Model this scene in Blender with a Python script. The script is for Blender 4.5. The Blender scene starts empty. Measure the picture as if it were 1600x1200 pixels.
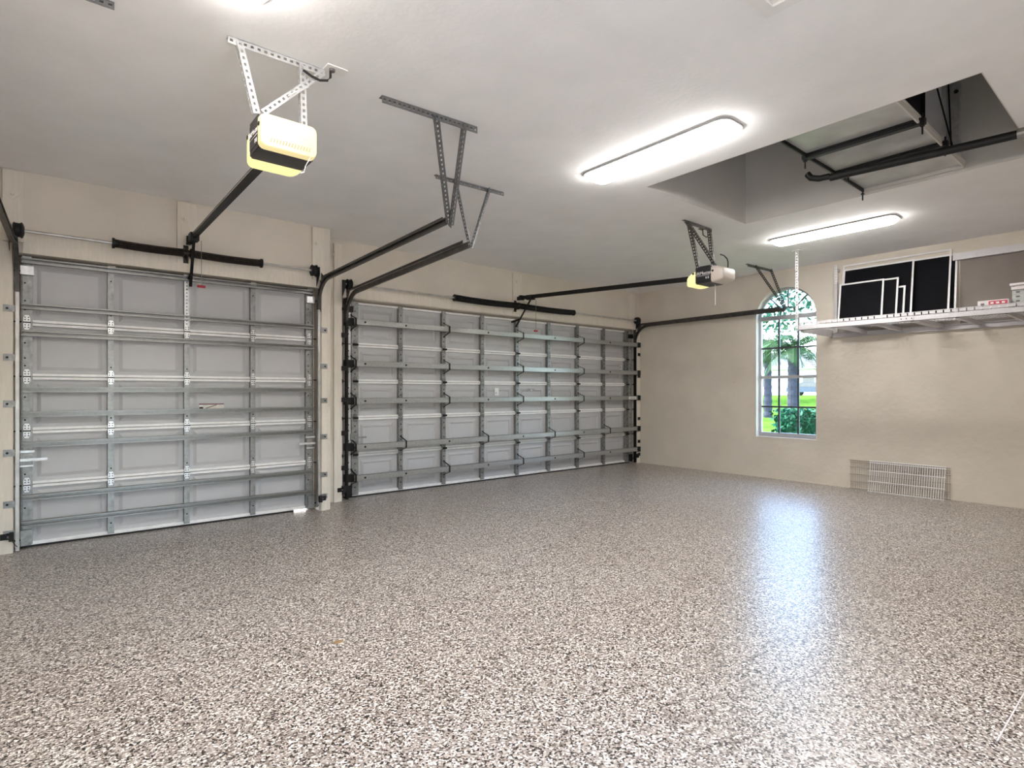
import bpy, math, random
from mathutils import Vector as V, Matrix
random.seed(7)
PI = math.pi
SC = bpy.context.scene
COL = SC.collection

# ------------------------------------------------------------------ camera
cam_d = bpy.data.cameras.new('camera')
cam = bpy.data.objects.new('camera', cam_d)
COL.objects.link(cam)
cam.location = (-6.0735, -6.6504, 1.3237)
cam.rotation_euler = (PI/2, 0, -math.radians(39.5674))
cam_d.sensor_width = 36
cam_d.lens = 879.7072/1600*36
cam_d.shift_y = 11.3272/1600
cam_d.clip_start = 0.05
cam_d.clip_end = 500
SC.camera = cam

# ------------------------------------------------------------------ sky, sun, exposure
w = bpy.data.worlds.new('sky')
SC.world = w
w.use_nodes = True
nt = w.node_tree
bg = nt.nodes['Background']
sky = nt.nodes.new('ShaderNodeTexSky')
sky.sky_type = 'NISHITA'
sky.sun_disc = False
sky.sun_elevation = math.radians(55)
sky.sun_rotation = math.radians(-20)
sky.air_density = 1.0
sky.dust_density = 1.6
nt.links.new(sky.outputs[0], bg.inputs[0])
bg.inputs[1].default_value = 1.1
sun_d = bpy.data.lights.new('sun', 'SUN')
sun_d.energy = 5
sun_d.angle = 0.01
sun_d.color = (1, .96, .9)
sun = bpy.data.objects.new('sun', sun_d)
COL.objects.link(sun)
sun.location = (0, 0, 20)
sun.rotation_euler = V((0.35, -0.62, -1.15)).to_track_quat('-Z', 'Y').to_euler()
LAMP = 13.0            # ceiling fixture lens emission
BULB = 0.15             # opener lens emission
vs = SC.view_settings
vs.view_transform = 'Standard'
vs.look = 'None'
vs.gamma = 1
vs.use_curve_mapping = False
vs.exposure = 1.90
try:
    SC.cycles.max_bounces = 14; SC.cycles.diffuse_bounces = 8
except Exception: pass

# ------------------------------------------------------------------ materials
def nodes_of(name):
    m = bpy.data.materials.new(name)
    m.use_nodes = True
    t = m.node_tree
    return m, t, t.nodes['Principled BSDF']

def mat(name, col, rough=.5, metal=0., var=0., vscale=8., bump=0., bscale=60., bdist=.004, spec=.5, stretch=None, detail=3.):
    m, t, p = nodes_of(name)
    p.inputs['Base Color'].default_value = (*col, 1)
    p.inputs['Roughness'].default_value = rough
    p.inputs['Metallic'].default_value = metal
    p.inputs['Specular IOR Level'].default_value = spec
    tc = t.nodes.new('ShaderNodeTexCoord')
    src = tc.outputs['Object']
    if stretch:
        mp = t.nodes.new('ShaderNodeMapping')
        mp.inputs['Scale'].default_value = stretch
        t.links.new(src, mp.inputs[0]); src = mp.outputs[0]
    n = t.nodes.new('ShaderNodeTexNoise')
    n.inputs['Scale'].default_value = vscale
    n.inputs['Detail'].default_value = detail
    t.links.new(src, n.inputs['Vector'])
    r = t.nodes.new('ShaderNodeValToRGB')
    a = max(var, .01)
    r.color_ramp.elements[0].position = .3
    r.color_ramp.elements[1].position = .7
    r.color_ramp.elements[0].color = (*[c*(1-a) for c in col], 1)
    r.color_ramp.elements[1].color = (*[min(1, c*(1+a)) for c in col], 1)
    t.links.new(n.outputs['Fac'], r.inputs[0])
    t.links.new(r.outputs[0], p.inputs['Base Color'])
    if bump:
        b = t.nodes.new('ShaderNodeTexNoise')
        b.inputs['Scale'].default_value = bscale
        b.inputs['Detail'].default_value = 4
        t.links.new(src, b.inputs['Vector'])
        bn = t.nodes.new('ShaderNodeBump')
        bn.inputs['Strength'].default_value = bump
        bn.inputs['Distance'].default_value = bdist
        t.links.new(b.outputs['Fac'], bn.inputs['Height'])
        t.links.new(bn.outputs[0], p.inputs['Normal'])
    return m

def emit(name, col, s):
    m, t, p = nodes_of(name)
    p.inputs['Base Color'].default_value = (*[c*.62 for c in col], 1)
    p.inputs['Roughness'].default_value = .4
    tc = t.nodes.new('ShaderNodeTexCoord')
    n = t.nodes.new('ShaderNodeTexNoise')
    n.inputs['Scale'].default_value = 30
    t.links.new(tc.outputs['Object'], n.inputs['Vector'])
    mr = t.nodes.new('ShaderNodeMapRange')
    mr.inputs['To Min'].default_value = s*.97
    mr.inputs['To Max'].default_value = s*1.03
    t.links.new(n.outputs['Fac'], mr.inputs[0])
    p.inputs['Emission Color'].default_value = (*col, 1)
    t.links.new(mr.outputs[0], p.inputs['Emission Strength'])
    return m

def floor_mat():
    m, t, p = nodes_of('flake_epoxy')
    tc = t.nodes.new('ShaderNodeTexCoord')
    v = t.nodes.new('ShaderNodeTexVoronoi')
    v.inputs['Scale'].default_value = 132
    t.links.new(tc.outputs['Object'], v.inputs['Vector'])
    sep = t.nodes.new('ShaderNodeSeparateColor')
    t.links.new(v.outputs['Color'], sep.inputs[0])
    r = t.nodes.new('ShaderNodeValToRGB')
    r.color_ramp.interpolation = 'CONSTANT'
    e = r.color_ramp.elements
    e[0].position = 0; e[0].color = (.035, .03, .027, 1)
    e[1].position = .19; e[1].color = (.20, .165, .14, 1)
    for pos, c in ((.36, (.36, .315, .28)), (.62, (.50, .45, .405)), (.82, (.80, .76, .71))):
        x = e.new(pos); x.color = (*c, 1)
    t.links.new(sep.outputs[0], r.inputs[0])
    n = t.nodes.new('ShaderNodeTexNoise')
    n.inputs['Scale'].default_value = .8
    n.inputs['Detail'].default_value = 3
    t.links.new(tc.outputs['Object'], n.inputs['Vector'])
    mx = t.nodes.new('ShaderNodeMix'); mx.data_type = 'RGBA'; mx.blend_type = 'MULTIPLY'
    mx.inputs['Factor'].default_value = .25
    r2 = t.nodes.new('ShaderNodeValToRGB')
    r2.color_ramp.elements[0].position = .35; r2.color_ramp.elements[0].color = (.78, .73, .68, 1)
    r2.color_ramp.elements[1].position = .65
    t.links.new(n.outputs['Fac'], r2.inputs[0])
    t.links.new(r.outputs[0], mx.inputs['A'])
    t.links.new(r2.outputs[0], mx.inputs['B'])
    t.links.new(mx.outputs['Result'], p.inputs['Base Color'])
    p.inputs['Roughness'].default_value = .31
    p.inputs['Specular IOR Level'].default_value = .5
    b = t.nodes.new('ShaderNodeTexNoise')
    b.inputs['Scale'].default_value = 70
    b.inputs['Detail'].default_value = 3
    t.links.new(tc.outputs['Object'], b.inputs['Vector'])
    bn = t.nodes.new('ShaderNodeBump')
    bn.inputs['Strength'].default_value = .25
    bn.inputs['Distance'].default_value = .003
    t.links.new(b.outputs['Fac'], bn.inputs['Height'])
    t.links.new(bn.outputs[0], p.inputs['Normal'])
    return m

def glass_mat(name, tint, refl=.06):
    m, t, p = nodes_of(name)
    t.nodes.remove(p)
    out = t.nodes['Material Output']
    tr = t.nodes.new('ShaderNodeBsdfTransparent'); tr.inputs[0].default_value = (*tint, 1)
    gl = t.nodes.new('ShaderNodeBsdfGlossy'); gl.inputs['Roughness'].default_value = .02
    lw = t.nodes.new('ShaderNodeLayerWeight'); lw.inputs[0].default_value = .2
    mr = t.nodes.new('ShaderNodeMapRange'); mr.inputs['To Min'].default_value = refl*.5; mr.inputs['To Max'].default_value = .6
    t.links.new(lw.outputs['Fresnel'], mr.inputs[0])
    mx = t.nodes.new('ShaderNodeMixShader')
    t.links.new(mr.outputs[0], mx.inputs[0]); t.links.new(tr.outputs[0], mx.inputs[1]); t.links.new(gl.outputs[0], mx.inputs[2])
    t.links.new(mx.outputs[0], out.inputs[0])
    return m

def mesh_mat():
    m, t, p = nodes_of('screen_mesh_fabric')
    out = t.nodes['Material Output']
    p.inputs['Base Color'].default_value = (.005, .005, .007, 1)
    p.inputs['Roughness'].default_value = .7
    p.inputs['Specular IOR Level'].default_value = .1
    tr = t.nodes.new('ShaderNodeBsdfTransparent')
    tc = t.nodes.new('ShaderNodeTexCoord')
    n = t.nodes.new('ShaderNodeTexNoise'); n.inputs['Scale'].default_value = 4
    t.links.new(tc.outputs['Object'], n.inputs['Vector'])
    mr = t.nodes.new('ShaderNodeMapRange'); mr.inputs['To Min'].default_value = .86; mr.inputs['To Max'].default_value = .93
    t.links.new(n.outputs['Fac'], mr.inputs[0])
    mx = t.nodes.new('ShaderNodeMixShader')
    t.links.new(mr.outputs[0], mx.inputs[0]); t.links.new(tr.outputs[0], mx.inputs[1]); t.links.new(p.outputs[0], mx.inputs[2])
    t.links.new(mx.outputs[0], out.inputs[0])
    return m

M = dict(
    floor=floor_mat(),
    ceiling=mat('ceiling_paint', (.845, .84, .84), .8, var=.03, vscale=3, bump=.25, bscale=28, bdist=.006),
    wall=mat('stucco_paint', (.65, .595, .515), .8, var=.05, vscale=2.2, bump=.45, bscale=16, bdist=.012),
    board=mat('painted_board', (.69, .635, .55), .65, var=.05, vscale=6, stretch=(8, 8, 1), bump=.15, bscale=20),
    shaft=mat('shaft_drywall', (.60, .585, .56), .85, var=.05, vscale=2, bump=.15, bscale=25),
    attic=mat('unlit_attic_wood', (.05, .045, .05), .9, var=.4, vscale=3),  # darkness of the unlit attic put into the base colour
    skin=mat('door_skin_paint', (.50, .495, .50), .45, var=.03, vscale=5),
    rail=mat('bright_rail', (.86, .845, .83), .35, .0, var=.06, vscale=20),
    galv=mat('galvanised_steel', (.27, .27, .262), .42, .6, var=.26, vscale=26, detail=5),
    angle=mat('shadowed_slotted_steel', (.135, .135, .135), .5, .3, var=.2, vscale=20),  # shadow on the hanger undersides put into the steel colour
    rackdull=mat('dull_beige_wire', (.42, .38, .33), .5, var=.1, vscale=12),  # duller beige for the rear wire shelf
    wall_panel=mat('taupe_flat', (.235, .205, .185), .9, var=.08, vscale=3),
    galvl=mat('bright_galvanised', (.66, .66, .66), .36, .6, var=.14, vscale=22),
    bar=mat('storm_bar_steel', (.40, .405, .395), .38, .6, var=.10, vscale=40, detail=3),
    strut=mat('strut_steel', (.25, .245, .235), .38, .6, var=.09, vscale=40, detail=3),
    track=mat('track_steel', (.085, .078, .072), .42, .5, var=.25, vscale=14),  # shadow on the horizontal runs put into the steel colour
    vtrack=mat('vertical_track_steel', (.50, .49, .47), .35, .6, var=.2, vscale=10),
    black=mat('black_steel', (.008, .008, .0085), .5, .0, var=.3, vscale=20, spec=.3),
    spring=mat('oiled_spring_steel', (.035, .026, .022), .4, .5, var=.35, vscale=25),
    dark=mat('dark_rubber', (.012, .011, .011), .8, var=.2),
    white=mat('white_plastic', (.80, .79, .77), .4, var=.02),
    whitemetal=mat('white_powder_coat', (.78, .77, .775), .4, var=.04, vscale=12),
    shelfwhite=mat('shelf_powder_coat', (.56, .545, .56), .42, var=.05, vscale=12),
    frame=mat('window_frame_bronze', (.055, .06, .075), .5, var=.15),
    sash=mat('window_frame_grey', (.42, .42, .44), .5, var=.06),
    reveal=mat('window_reveal_paint', (.72, .68, .62), .6, var=.04),
    glass=glass_mat('window_glass', (.93, .97, .97)),
    mesh=mesh_mat(),
    lens=emit('fluorescent_lens', (1, .965, .935), LAMP),
    bulb=emit('lit_opener_lens', (1, .84, .42), BULB),
    bulb2=emit('half_lit_opener_lens', (.80, .70, .62), .015),
    bulb3=emit('lit_small_lens', (1, .90, .40), .22),
    greyrim=mat('fixture_rim', (.33, .33, .33), .5, var=.05),
    opener=mat('opener_housing', (.045, .04, .042), .5, var=.15, vscale=10),
    opener2=mat('opener_housing_black', (.012, .012, .013), .45, var=.15, vscale=10),
    print=mat('label_print', (.75, .74, .73), .6, var=.03),
    printgrey=mat('label_grey', (.16, .14, .14), .6, var=.03),
    red=mat('red_handle', (.34, .02, .03), .5, var=.1),
    darkred=mat('dark_red_print', (.12, .012, .015), .6, var=.1),
    pink=mat('pink_red_print', (.55, .08, .12), .6, var=.3, vscale=50),
    paper=mat('sticker_paper', (.72, .68, .62), .6, var=.06, vscale=40),
    carton=mat('white_carton', (.72, .68, .68), .7, var=.06, vscale=30),
    greybox=mat('grey_carton', (.50, .53, .51), .7, var=.08, vscale=20),
    sheet=mat('lift_sheet_metal', (.50, .505, .50), .38, .45, var=.16, vscale=5, detail=5),
    cord=mat('white_cord', (.72, .70, .66), .6, var=.03),
    wood=mat('yellowed_wood', (.35, .22, .1), .7, var=.2),
    lawn=mat('lawn_grass', (.042, .085, .012), 1.0, spec=0, var=.35, vscale=1.6, bump=.5, bscale=30, detail=6),
    drive=mat('concrete_drive', (.50, .49, .47), .9, spec=0.05, var=.08, vscale=2, bump=.2, bscale=40),
    leaf=mat('hedge_leaf', (.010, .055, .028), .5, spec=0.05, var=.5, vscale=6),
    palm=mat('palm_frond_green', (.020, .046, .014), .5, spec=0.05, var=.4, vscale=2),
    trunk=mat('palm_trunk', (.035, .034, .042), .9, spec=0.05, var=.4, vscale=14, bump=.5, bscale=30, stretch=(1, 1, 3)),
    tree=mat('tree_leaf', (.032, .088, .055), .6, spec=0.05, var=.5, vscale=3),
    house=mat('house_stucco', (.80, .79, .77), .8, var=.03),
    roof=mat('roof_tile', (.10, .10, .105), .8, var=.12, vscale=20),
    car=mat('car_paint', (.02, .035, .06), .25, .2, var=.05),
    tyre=mat('tyre_rubber', (.02, .02, .02), .8, var=.1),
    carglass=mat('car_glass', (.03, .04, .05), .1, var=.05),
    speck=mat('floor_stain', (.34, .22, .11), .5, var=.25, vscale=40),
)

# ------------------------------------------------------------------ mesh helpers
def wloc(o):
    p = V((0, 0, 0))
    while o is not None:
        p = p + o.location; o = o.parent
    return p

def root(name, loc, label=None, cat=None, group=None, kind=None):
    o = bpy.data.objects.new(name, None)
    o.empty_display_size = .05
    COL.objects.link(o); o.location = loc
    return tag(o, label, cat, group, kind)

def tag(o, label=None, cat=None, group=None, kind=None):
    if label: o['label'] = label
    if cat: o['category'] = cat
    if group: o['group'] = group
    if kind: o['kind'] = kind
    return o

class MB:
    def __init__(s): s.v = []; s.f = []
    def hexa(s, o, a, b, c):
        o, a, b, c = V(o), V(a), V(b), V(c)
        k = len(s.v)
        s.v += [o, o+a, o+a+b, o+b, o+c, o+a+c, o+a+b+c, o+b+c]
        q = [(0, 3, 2, 1), (4, 5, 6, 7), (0, 1, 5, 4), (1, 2, 6, 5), (2, 3, 7, 6), (3, 0, 4, 7)]
        if a.cross(b).dot(c) < 0: q = [x[::-1] for x in q]
        s.f += [tuple(i+k for i in x) for x in q]
        return s
    def box(s, x0, x1, y0, y1, z0, z1):
        return s.hexa((x0, y0, z0), (x1-x0, 0, 0), (0, y1-y0, 0), (0, 0, z1-z0))
    def sweep(s, prof, path, side=None, close=True, cap=True):
        path = [V(p) for p in path]; n = len(path); m = len(prof); k = len(s.v)
        for i, p in enumerate(path):
            t = (path[min(i+1, n-1)]-path[max(i-1, 0)]).normalized()
            sd = V(side) if side else (V((0, 0, 1)) if abs(t.z) < .9 else V((1, 0, 0)))
            if not side: sd = (sd-t*sd.dot(t)).normalized()
            nn = t.cross(sd).normalized()
            for a, b in prof: s.v.append(p+sd*a+nn*b)
        for i in range(n-1):
            for j in range(m if close else m-1):
                j2 = (j+1) % m
                s.f.append((k+i*m+j, k+i*m+j2, k+(i+1)*m+j2, k+(i+1)*m+j))
        if cap and close:
            s.f.append(tuple(k+j for j in range(m))[::-1]); s.f.append(tuple(k+(n-1)*m+j for j in range(m)))
        return s
    def tube(s, path, r, n=8, side=None):
        return s.sweep([(math.cos(2*PI*i/n)*r, math.sin(2*PI*i/n)*r) for i in range(n)], path, side)
    def bar(s, p0, p1, wd, th, side=None):
        return s.sweep([(-wd/2, -th/2), (wd/2, -th/2), (wd/2, th/2), (-wd/2, th/2)], [p0, p1], side)
    def prism(s, pts, d):
        d = V(d); k = len(s.v); n = len(pts); pts = [V(p) for p in pts]
        s.v += pts+[p+d for p in pts]
        s.f.append(tuple(range(k, k+n))[::-1]); s.f.append(tuple(range(k+n, k+2*n)))
        for i in range(n): s.f.append((k+i, k+(i+1) % n, k+n+(i+1) % n, k+n+i))
        return s
    def rings(s, rings, cap0=True, cap1=True):
        k = len(s.v); m = len(rings[0])
        for r in rings: s.v += [V(p) for p in r]
        for i in range(len(rings)-1):
            for j in range(m):
                j2 = (j+1) % m
                s.f.append((k+i*m+j, k+i*m+j2, k+(i+1)*m+j2, k+(i+1)*m+j))
        if cap0: s.f.append(tuple(k+j for j in range(m))[::-1])
        if cap1: s.f.append(tuple(k+(len(rings)-1)*m+j for j in range(m)))
        return s
    def lathe(s, prof, c, axis='x', n=16):
        c = V(c); rr = []
        for a, r in prof:
            ring = []
            for i in range(n):
                u, w_ = math.cos(2*PI*i/n)*r, math.sin(2*PI*i/n)*r
                ring.append(c+V({'x': (a, u, w_), 'y': (u, a, w_), 'z': (u, w_, a)}[axis]))
            rr.append(ring)
        return s.rings(rr)
    def quad(s, *p):
        k = len(s.v); s.v += [V(x) for x in p]; s.f.append(tuple(range(k, k+len(p)))); return s
    def mesh(s, name, m, off=V((0, 0, 0)), smooth=False, fix=True):
        me = bpy.data.meshes.new(name)
        me.from_pydata([tuple(v-off) for v in s.v], [], s.f)
        if fix:
            import bmesh
            b = bmesh.new(); b.from_mesh(me); bmesh.ops.recalc_face_normals(b, faces=b.faces); b.to_mesh(me); b.free()
        me.materials.append(M[m] if isinstance(m, str) else m)
        if smooth:
            me.polygons.foreach_set('use_smooth', [True]*len(me.polygons))
            try: me.set_sharp_from_angle(angle=math.radians(38))
            except Exception: pass
        me.update()
        return me
    def build(s, name, m, parent=None, smooth=False, fix=True, org=None):
        if parent is not None: off = wloc(parent)
        elif org is not None: off = V(org)
        else:
            lo = V([min(v[i] for v in s.v) for i in range(3)]); hi = V([max(v[i] for v in s.v) for i in range(3)])
            off = V(((lo.x+hi.x)/2, (lo.y+hi.y)/2, lo.z))
        o = bpy.data.objects.new(name, s.mesh(name, m, off, smooth, fix))
        COL.objects.link(o)
        if parent is not None: o.parent = parent
        else: o.location = off
        return o

def put(name, me, parent, loc):            # a piece that shares mesh data, at world position loc
    o = bpy.data.objects.new(name, me)
    COL.objects.link(o); o.parent = parent
    o.location = V(loc)-wloc(parent)
    return o

def struct(o): o['kind'] = 'structure'; return o
def box(*a): return MB().box(*a)

def perf(mb, p0, p1, w1, w2, wd=.034, th=.0025, pitch=.032):
    """slotted steel angle along p0-p1 with two punched flanges"""
    p0, p1 = V(p0), V(p1); L = (p1-p0).length; d = (p1-p0)/L
    w1 = V(w1); w1 = (w1-d*w1.dot(d)).normalized()
    w2 = V(w2); w2 = w2-d*w2.dot(d); w2 = (w2-w1*w2.dot(w1)).normalized()
    for a, n in ((w1, w2), (w2, w1)):
        mb.hexa(p0, d*L, a*wd*.32, n*th)
        mb.hexa(p0+a*wd*.68, d*L, a*wd*.32, n*th)
        k = max(2, int(L/pitch)); st = L/k
        for i in range(k+1):
            c = i*st; h = st*.27
            x0, x1 = max(0, c-h), min(L, c+h)
            mb.hexa(p0+d*x0+a*wd*.32, d*(x1-x0), a*wd*.36, n*th)
    return mb

def text_mesh(txt, size, m):
    cu = bpy.data.curves.new('lettering', 'FONT')
    cu.body = txt; cu.size = size; cu.extrude = .0006; cu.align_x = 'CENTER'; cu.align_y = 'CENTER'
    o = bpy.data.objects.new('lettering', cu); COL.objects.link(o)
    dg = bpy.context.evaluated_depsgraph_get()
    me = bpy.data.meshes.new_from_object(o.evaluated_get(dg))
    bpy.data.objects.remove(o); bpy.data.curves.remove(cu)
    me.materials.clear(); me.materials.append(M[m])
    return me

# ------------------------------------------------------------------ room shell
H = 3.141; XR = 2.414; XL = -6.52; YB = -7.3
YD, YS = -.104, -.488                      # wall faces beside the double and the single door
RX0, RX1, RY0, RY1 = -1.965, -.22, -5.885, -3.547   # lift shaft opening
struct(box(XL-.2, XR+.2, YB-.2, .35, -.12, 0).build('floor', 'floor', org=(0, 0, 0)))
c = MB()
for a in ((XL-.2, RX0, YB-.2, .35), (RX1, XR+.2, YB-.2, .35), (RX0, RX1, YB-.2, RY0), (RX0, RX1, RY1, .35)):
    c.box(*a, H, H+.10)
struct(c.build('ceiling', 'ceiling', org=(0, 0, H)))
ZT = 4.45
t = .006; z0 = H+.0005                     # drywall lining, hung inside the cut through the ceiling
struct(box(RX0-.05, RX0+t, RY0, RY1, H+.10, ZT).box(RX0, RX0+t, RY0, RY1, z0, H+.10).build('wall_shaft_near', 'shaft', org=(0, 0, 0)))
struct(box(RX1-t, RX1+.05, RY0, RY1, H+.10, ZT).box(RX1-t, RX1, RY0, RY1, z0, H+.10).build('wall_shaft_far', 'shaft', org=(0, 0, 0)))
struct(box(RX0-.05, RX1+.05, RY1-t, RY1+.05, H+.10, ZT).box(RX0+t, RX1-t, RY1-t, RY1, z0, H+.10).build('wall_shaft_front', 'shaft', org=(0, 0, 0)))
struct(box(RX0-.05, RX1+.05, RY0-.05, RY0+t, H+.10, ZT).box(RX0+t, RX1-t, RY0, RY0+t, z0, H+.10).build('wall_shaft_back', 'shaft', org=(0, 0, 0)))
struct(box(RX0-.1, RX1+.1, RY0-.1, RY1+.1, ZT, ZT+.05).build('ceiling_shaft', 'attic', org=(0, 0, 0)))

SX0, SX1 = -6.285, -3.735                  # single door opening
DX0, DX1 = -3.345, 2.335                   # double door opening
STEP = -3.624
m = MB().box(XL, SX0, YS, -.292, 0, H).box(SX1, STEP, YS, -.292, 0, H).box(SX0, SX1, YS, -.292, 2.466, H)
m.box(XL, SX0+.09, -.292, .2, 0, H).box(SX1-.09, STEP, -.292, .2, 0, H).box(SX0+.09, SX1-.09, -.292, .2, 2.40, H)
struct(m.build('wall_front_left', 'wall', org=(0, 0, 0)))
m = MB().box(STEP, DX0, YD, .092, 0, H).box(DX1, XR, YD, .092, 0, H).box(DX0, DX1, YD, .092, 2.455, H)
m.box(STEP, DX0+.15, .092, .2, 0, H).box(DX1-.12, XR, .092, .2, 0, H).box(DX0+.15, DX1-.12, .092, .2, 2.40, H)
struct(m.build('wall_front_right', 'wall', org=(0, 0, 0)))
struct(box(XL-.15, XL, YB, .2, 0, H).build('wall_left', 'wall', org=(0, 0, 0)))
BX0, BX1 = -5.40, -4.45                       # unseen doorway added in the back wall to brighten the left side
struct(MB().box(XL-.15, BX0, YB-.15, YB, 0, H).box(BX1, XR+.2, YB-.15, YB, 0, H).box(BX0, BX1, YB-.15, YB, 2.1, H).build('wall_back', 'wall', org=(0, 0, 0)))

# right wall with the arched window opening
WY0, WY1, WZ0, WZS = -3.222, -2.322, .618, 2.440   # opening, springing height
WC = (WY0+WY1)/2; WR = (WY1-WY0)/2; WT = .20
def arch(r, c, zs, n=24): return [(c+r*math.cos(PI*i/n), zs+r*math.sin(PI*i/n)) for i in range(n+1)]
m = MB()
m.box(XR, XR+WT, YB, WY0, 0, H).box(XR, XR+WT, WY1, .2, 0, H).box(XR, XR+WT, WY0, WY1, 0, WZ0)
pts = arch(WR, WC, WZS)
for (y0, z0), (y1, z1) in zip(pts[:-1], pts[1:]):
    m.prism([(XR, y0, z0), (XR, y1, z1), (XR, y1, H), (XR, y0, H)], (WT, 0, 0))
struct(m.build('wall_right', 'wall', org=(0, 0, 0)))

# painted boards over the openings and spring pads
tn = [0]
def trim(*a, mt='board'):
    tn[0] += 1
    return struct(box(*a).build('trim_%d' % tn[0], mt))
trim(SX0+.06, SX1-.06, YS-.030, YS, 2.462, 2.548)         # header board, single door
trim(SX0+.06, SX1-.06, YS-.012, YS, 2.549, 2.64)
trim(-6.350, -6.217, YS-.030, YS, 2.55, 3.125)
trim(-5.121, -4.960, YS-.034, YS, 2.54, 3.122)
trim(-3.833, -3.705, YS-.030, YS, 2.55, 3.120)
trim(-6.365, -6.290, YS-.020, YS, .0, 2.54)
trim(-3.728, -3.672, YS-.018, YS, .0, 2.54)
trim(DX0, DX1, YD-.020, YD, 2.462, 2.52)
trim(DX0, DX1, YD-.012, YD, 2.521, 2.60)
trim(-3.435, -3.340, YD-.028, YD, 0, 3.09)
trim(-.664, -.500, YD-.032, YD, 2.495, 3.100)
trim(2.085, 2.235, YD-.028, YD, 2.60, 3.105)
trim(2.31, 2.405, YD-.014, YD, 0, 2.6)
# diamond and square washers on the pads
for (x, z, y, r) in ((-6.29, 2.93, YS-.030, .045), (-5.06, 2.97, YS-.034, .035), (-3.79, 2.95, YS-.030, .03), (-3.43, 2.95, YD-.028, .03), (-.60, 2.98, YD-.032, .025)):
    o = MB().prism([(x-r, y, z), (x, y, z-r), (x+r, y, z), (x, y, z+r)], (0, -.006, 0)).build('washer_plate', 'board')
    MB().lathe([(-.016, .009), (-.006, .012)], (x, y, z), 'y', 8).build('bolt', 'board', o)
    tag(o, {-6.29: 'cream painted diamond washer on the pad left of the narrow door', -5.06: 'cream painted diamond washer above the narrow door middle', -3.79: 'cream painted washer on the pad right of the narrow door', -3.43: 'cream painted washer on the pad left of the wide door', -.60: 'cream painted washer on the pad above the wide door middle'}[x], 'washer')
# thin line of mortar along the right wall foot
struct(box(XR-.012, XR, YB, YD, 0, .018).build('baseboard_right', 'wall', org=(0, 0, 0)))

# ------------------------------------------------------------------ window
W = root('window_1', (XR+.10, WC, WZ0), 'tall arched window with dark muntins in the right wall', 'window', kind='structure')
XW = XR+.10
# reveal lining
m = MB()
op = [(WY1, WZ0)]+arch(WR, WC, WZS, 32)+[(WY0, WZ0)]
def offset(op, d):
    out = []
    for y, z in op:
        if z <= WZ0+1e-6: out.append((y+(d if y < WC else -d), z+d))
        else:
            v = V((y-WC, 0, z-WZS)).normalized()*(WR-d); out.append((WC+v.x, WZS+v.z))
    return out
def ring_prism(m, outer, inner, x0, x1):
    n = len(outer)
    for i in range(n):
        j = (i+1) % n
        a, b, c_, d_ = outer[i], outer[j], inner[j], inner[i]
        m.prism([(x0, *a), (x0, *b), (x0, *c_), (x0, *d_)], (x1-x0, 0, 0))
    return m
ring_prism(m, op, offset(op, .010), XR-.006, XW-.015).build('reveal', 'reveal', W)
ring_prism(MB(), offset(op, .010), offset(op, .045), XW-.015, XW+.03).build('outer_frame', 'sash', W)
inn = .045
yl, yr = WY1-inn, WY0+inn
zt0, zt1 = 2.420, 2.462
box(XW-.012, XW+.028, yr, yl, zt0-.012, zt1+.012).build('transom', 'sash', W)
zm = 1.540
box(XW-.012, XW+.028, yr, yl, zm-.022, zm+.022).build('meeting_rail', 'sash', W)
box(XW-.012, XW+.03, yr, yl, WZ0+.045, WZ0+.075).build('bottom_rail', 'sash', W)
ys3 = [yl, -2.636, -2.920, yr]
zb0 = WZ0+.075
for y in ys3[1:3]:
    box(XW-.004, XW+.016, y-.013, y+.013, zb0, zm-.022).build('muntin', 'frame', W)
    box(XW-.004, XW+.016, y-.013, y+.013, zm+.022, zt0-.012).build('muntin', 'frame', W)
zr = [(zb0, 1.087, zm-.022), (zm+.022, 1.981, zt0-.012)]
for a, b, c_ in zr: box(XW-.005, XW+.017, yr, yl, b-.013, b+.013).build('muntin', 'frame', W)
for a, b, c_ in zr:
    for z0, z1 in ((a, b), (b, c_)):
        for y1, y0 in zip(ys3[:-1], ys3[1:]): box(XW+.006, XW+.009, y0, y1, z0, z1).build('pane', 'glass', W)
# arch: hub half-ring, spokes, panes
zc = zt1+.012; rh = .12; ro = WR-inn
hub = [(rh*math.cos(PI*i/16), rh*math.sin(PI*i/16)) for i in range(17)]
MB().sweep([(-.010, -.009), (.010, -.009), (.010, .009), (-.010, .009)], [(XW+.006, WC+a, zc+b) for a, b in hub], side=(1, 0, 0)).build('hub_muntin', 'frame', W)
angs = [0, PI/4, PI/2, 3*PI/4, PI]
def rmax(t):   # the arch springs slightly below the transom
    return ro-.022*abs(math.sin(t))
for t in angs[1:4]:
    d = V((0, math.cos(t), math.sin(t)))
    MB().bar(V((XW+.006, WC, zc))+d*rh, V((XW+.006, WC, zc))+d*rmax(t), .02, .018, (1, 0, 0)).build('spoke_muntin', 'frame', W)
for t0, t1 in zip(angs[:-1], angs[1:]):
    ts = [t0+(t1-t0)*i/6 for i in range(7)]
    p = [(XW+.006, WC+rh*math.cos(t), zc+rh*math.sin(t)) for t in ts]+[(XW+.006, WC+rmax(t)*math.cos(t), zc+rmax(t)*math.sin(t)) for t in ts[::-1]]
    MB().prism(p, (.003, 0, 0)).build('pane', 'glass', W)
MB().prism([(XW+.006, WC+a, zc+b) for a, b in hub], (.003, 0, 0)).build('pane', 'glass', W)

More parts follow.
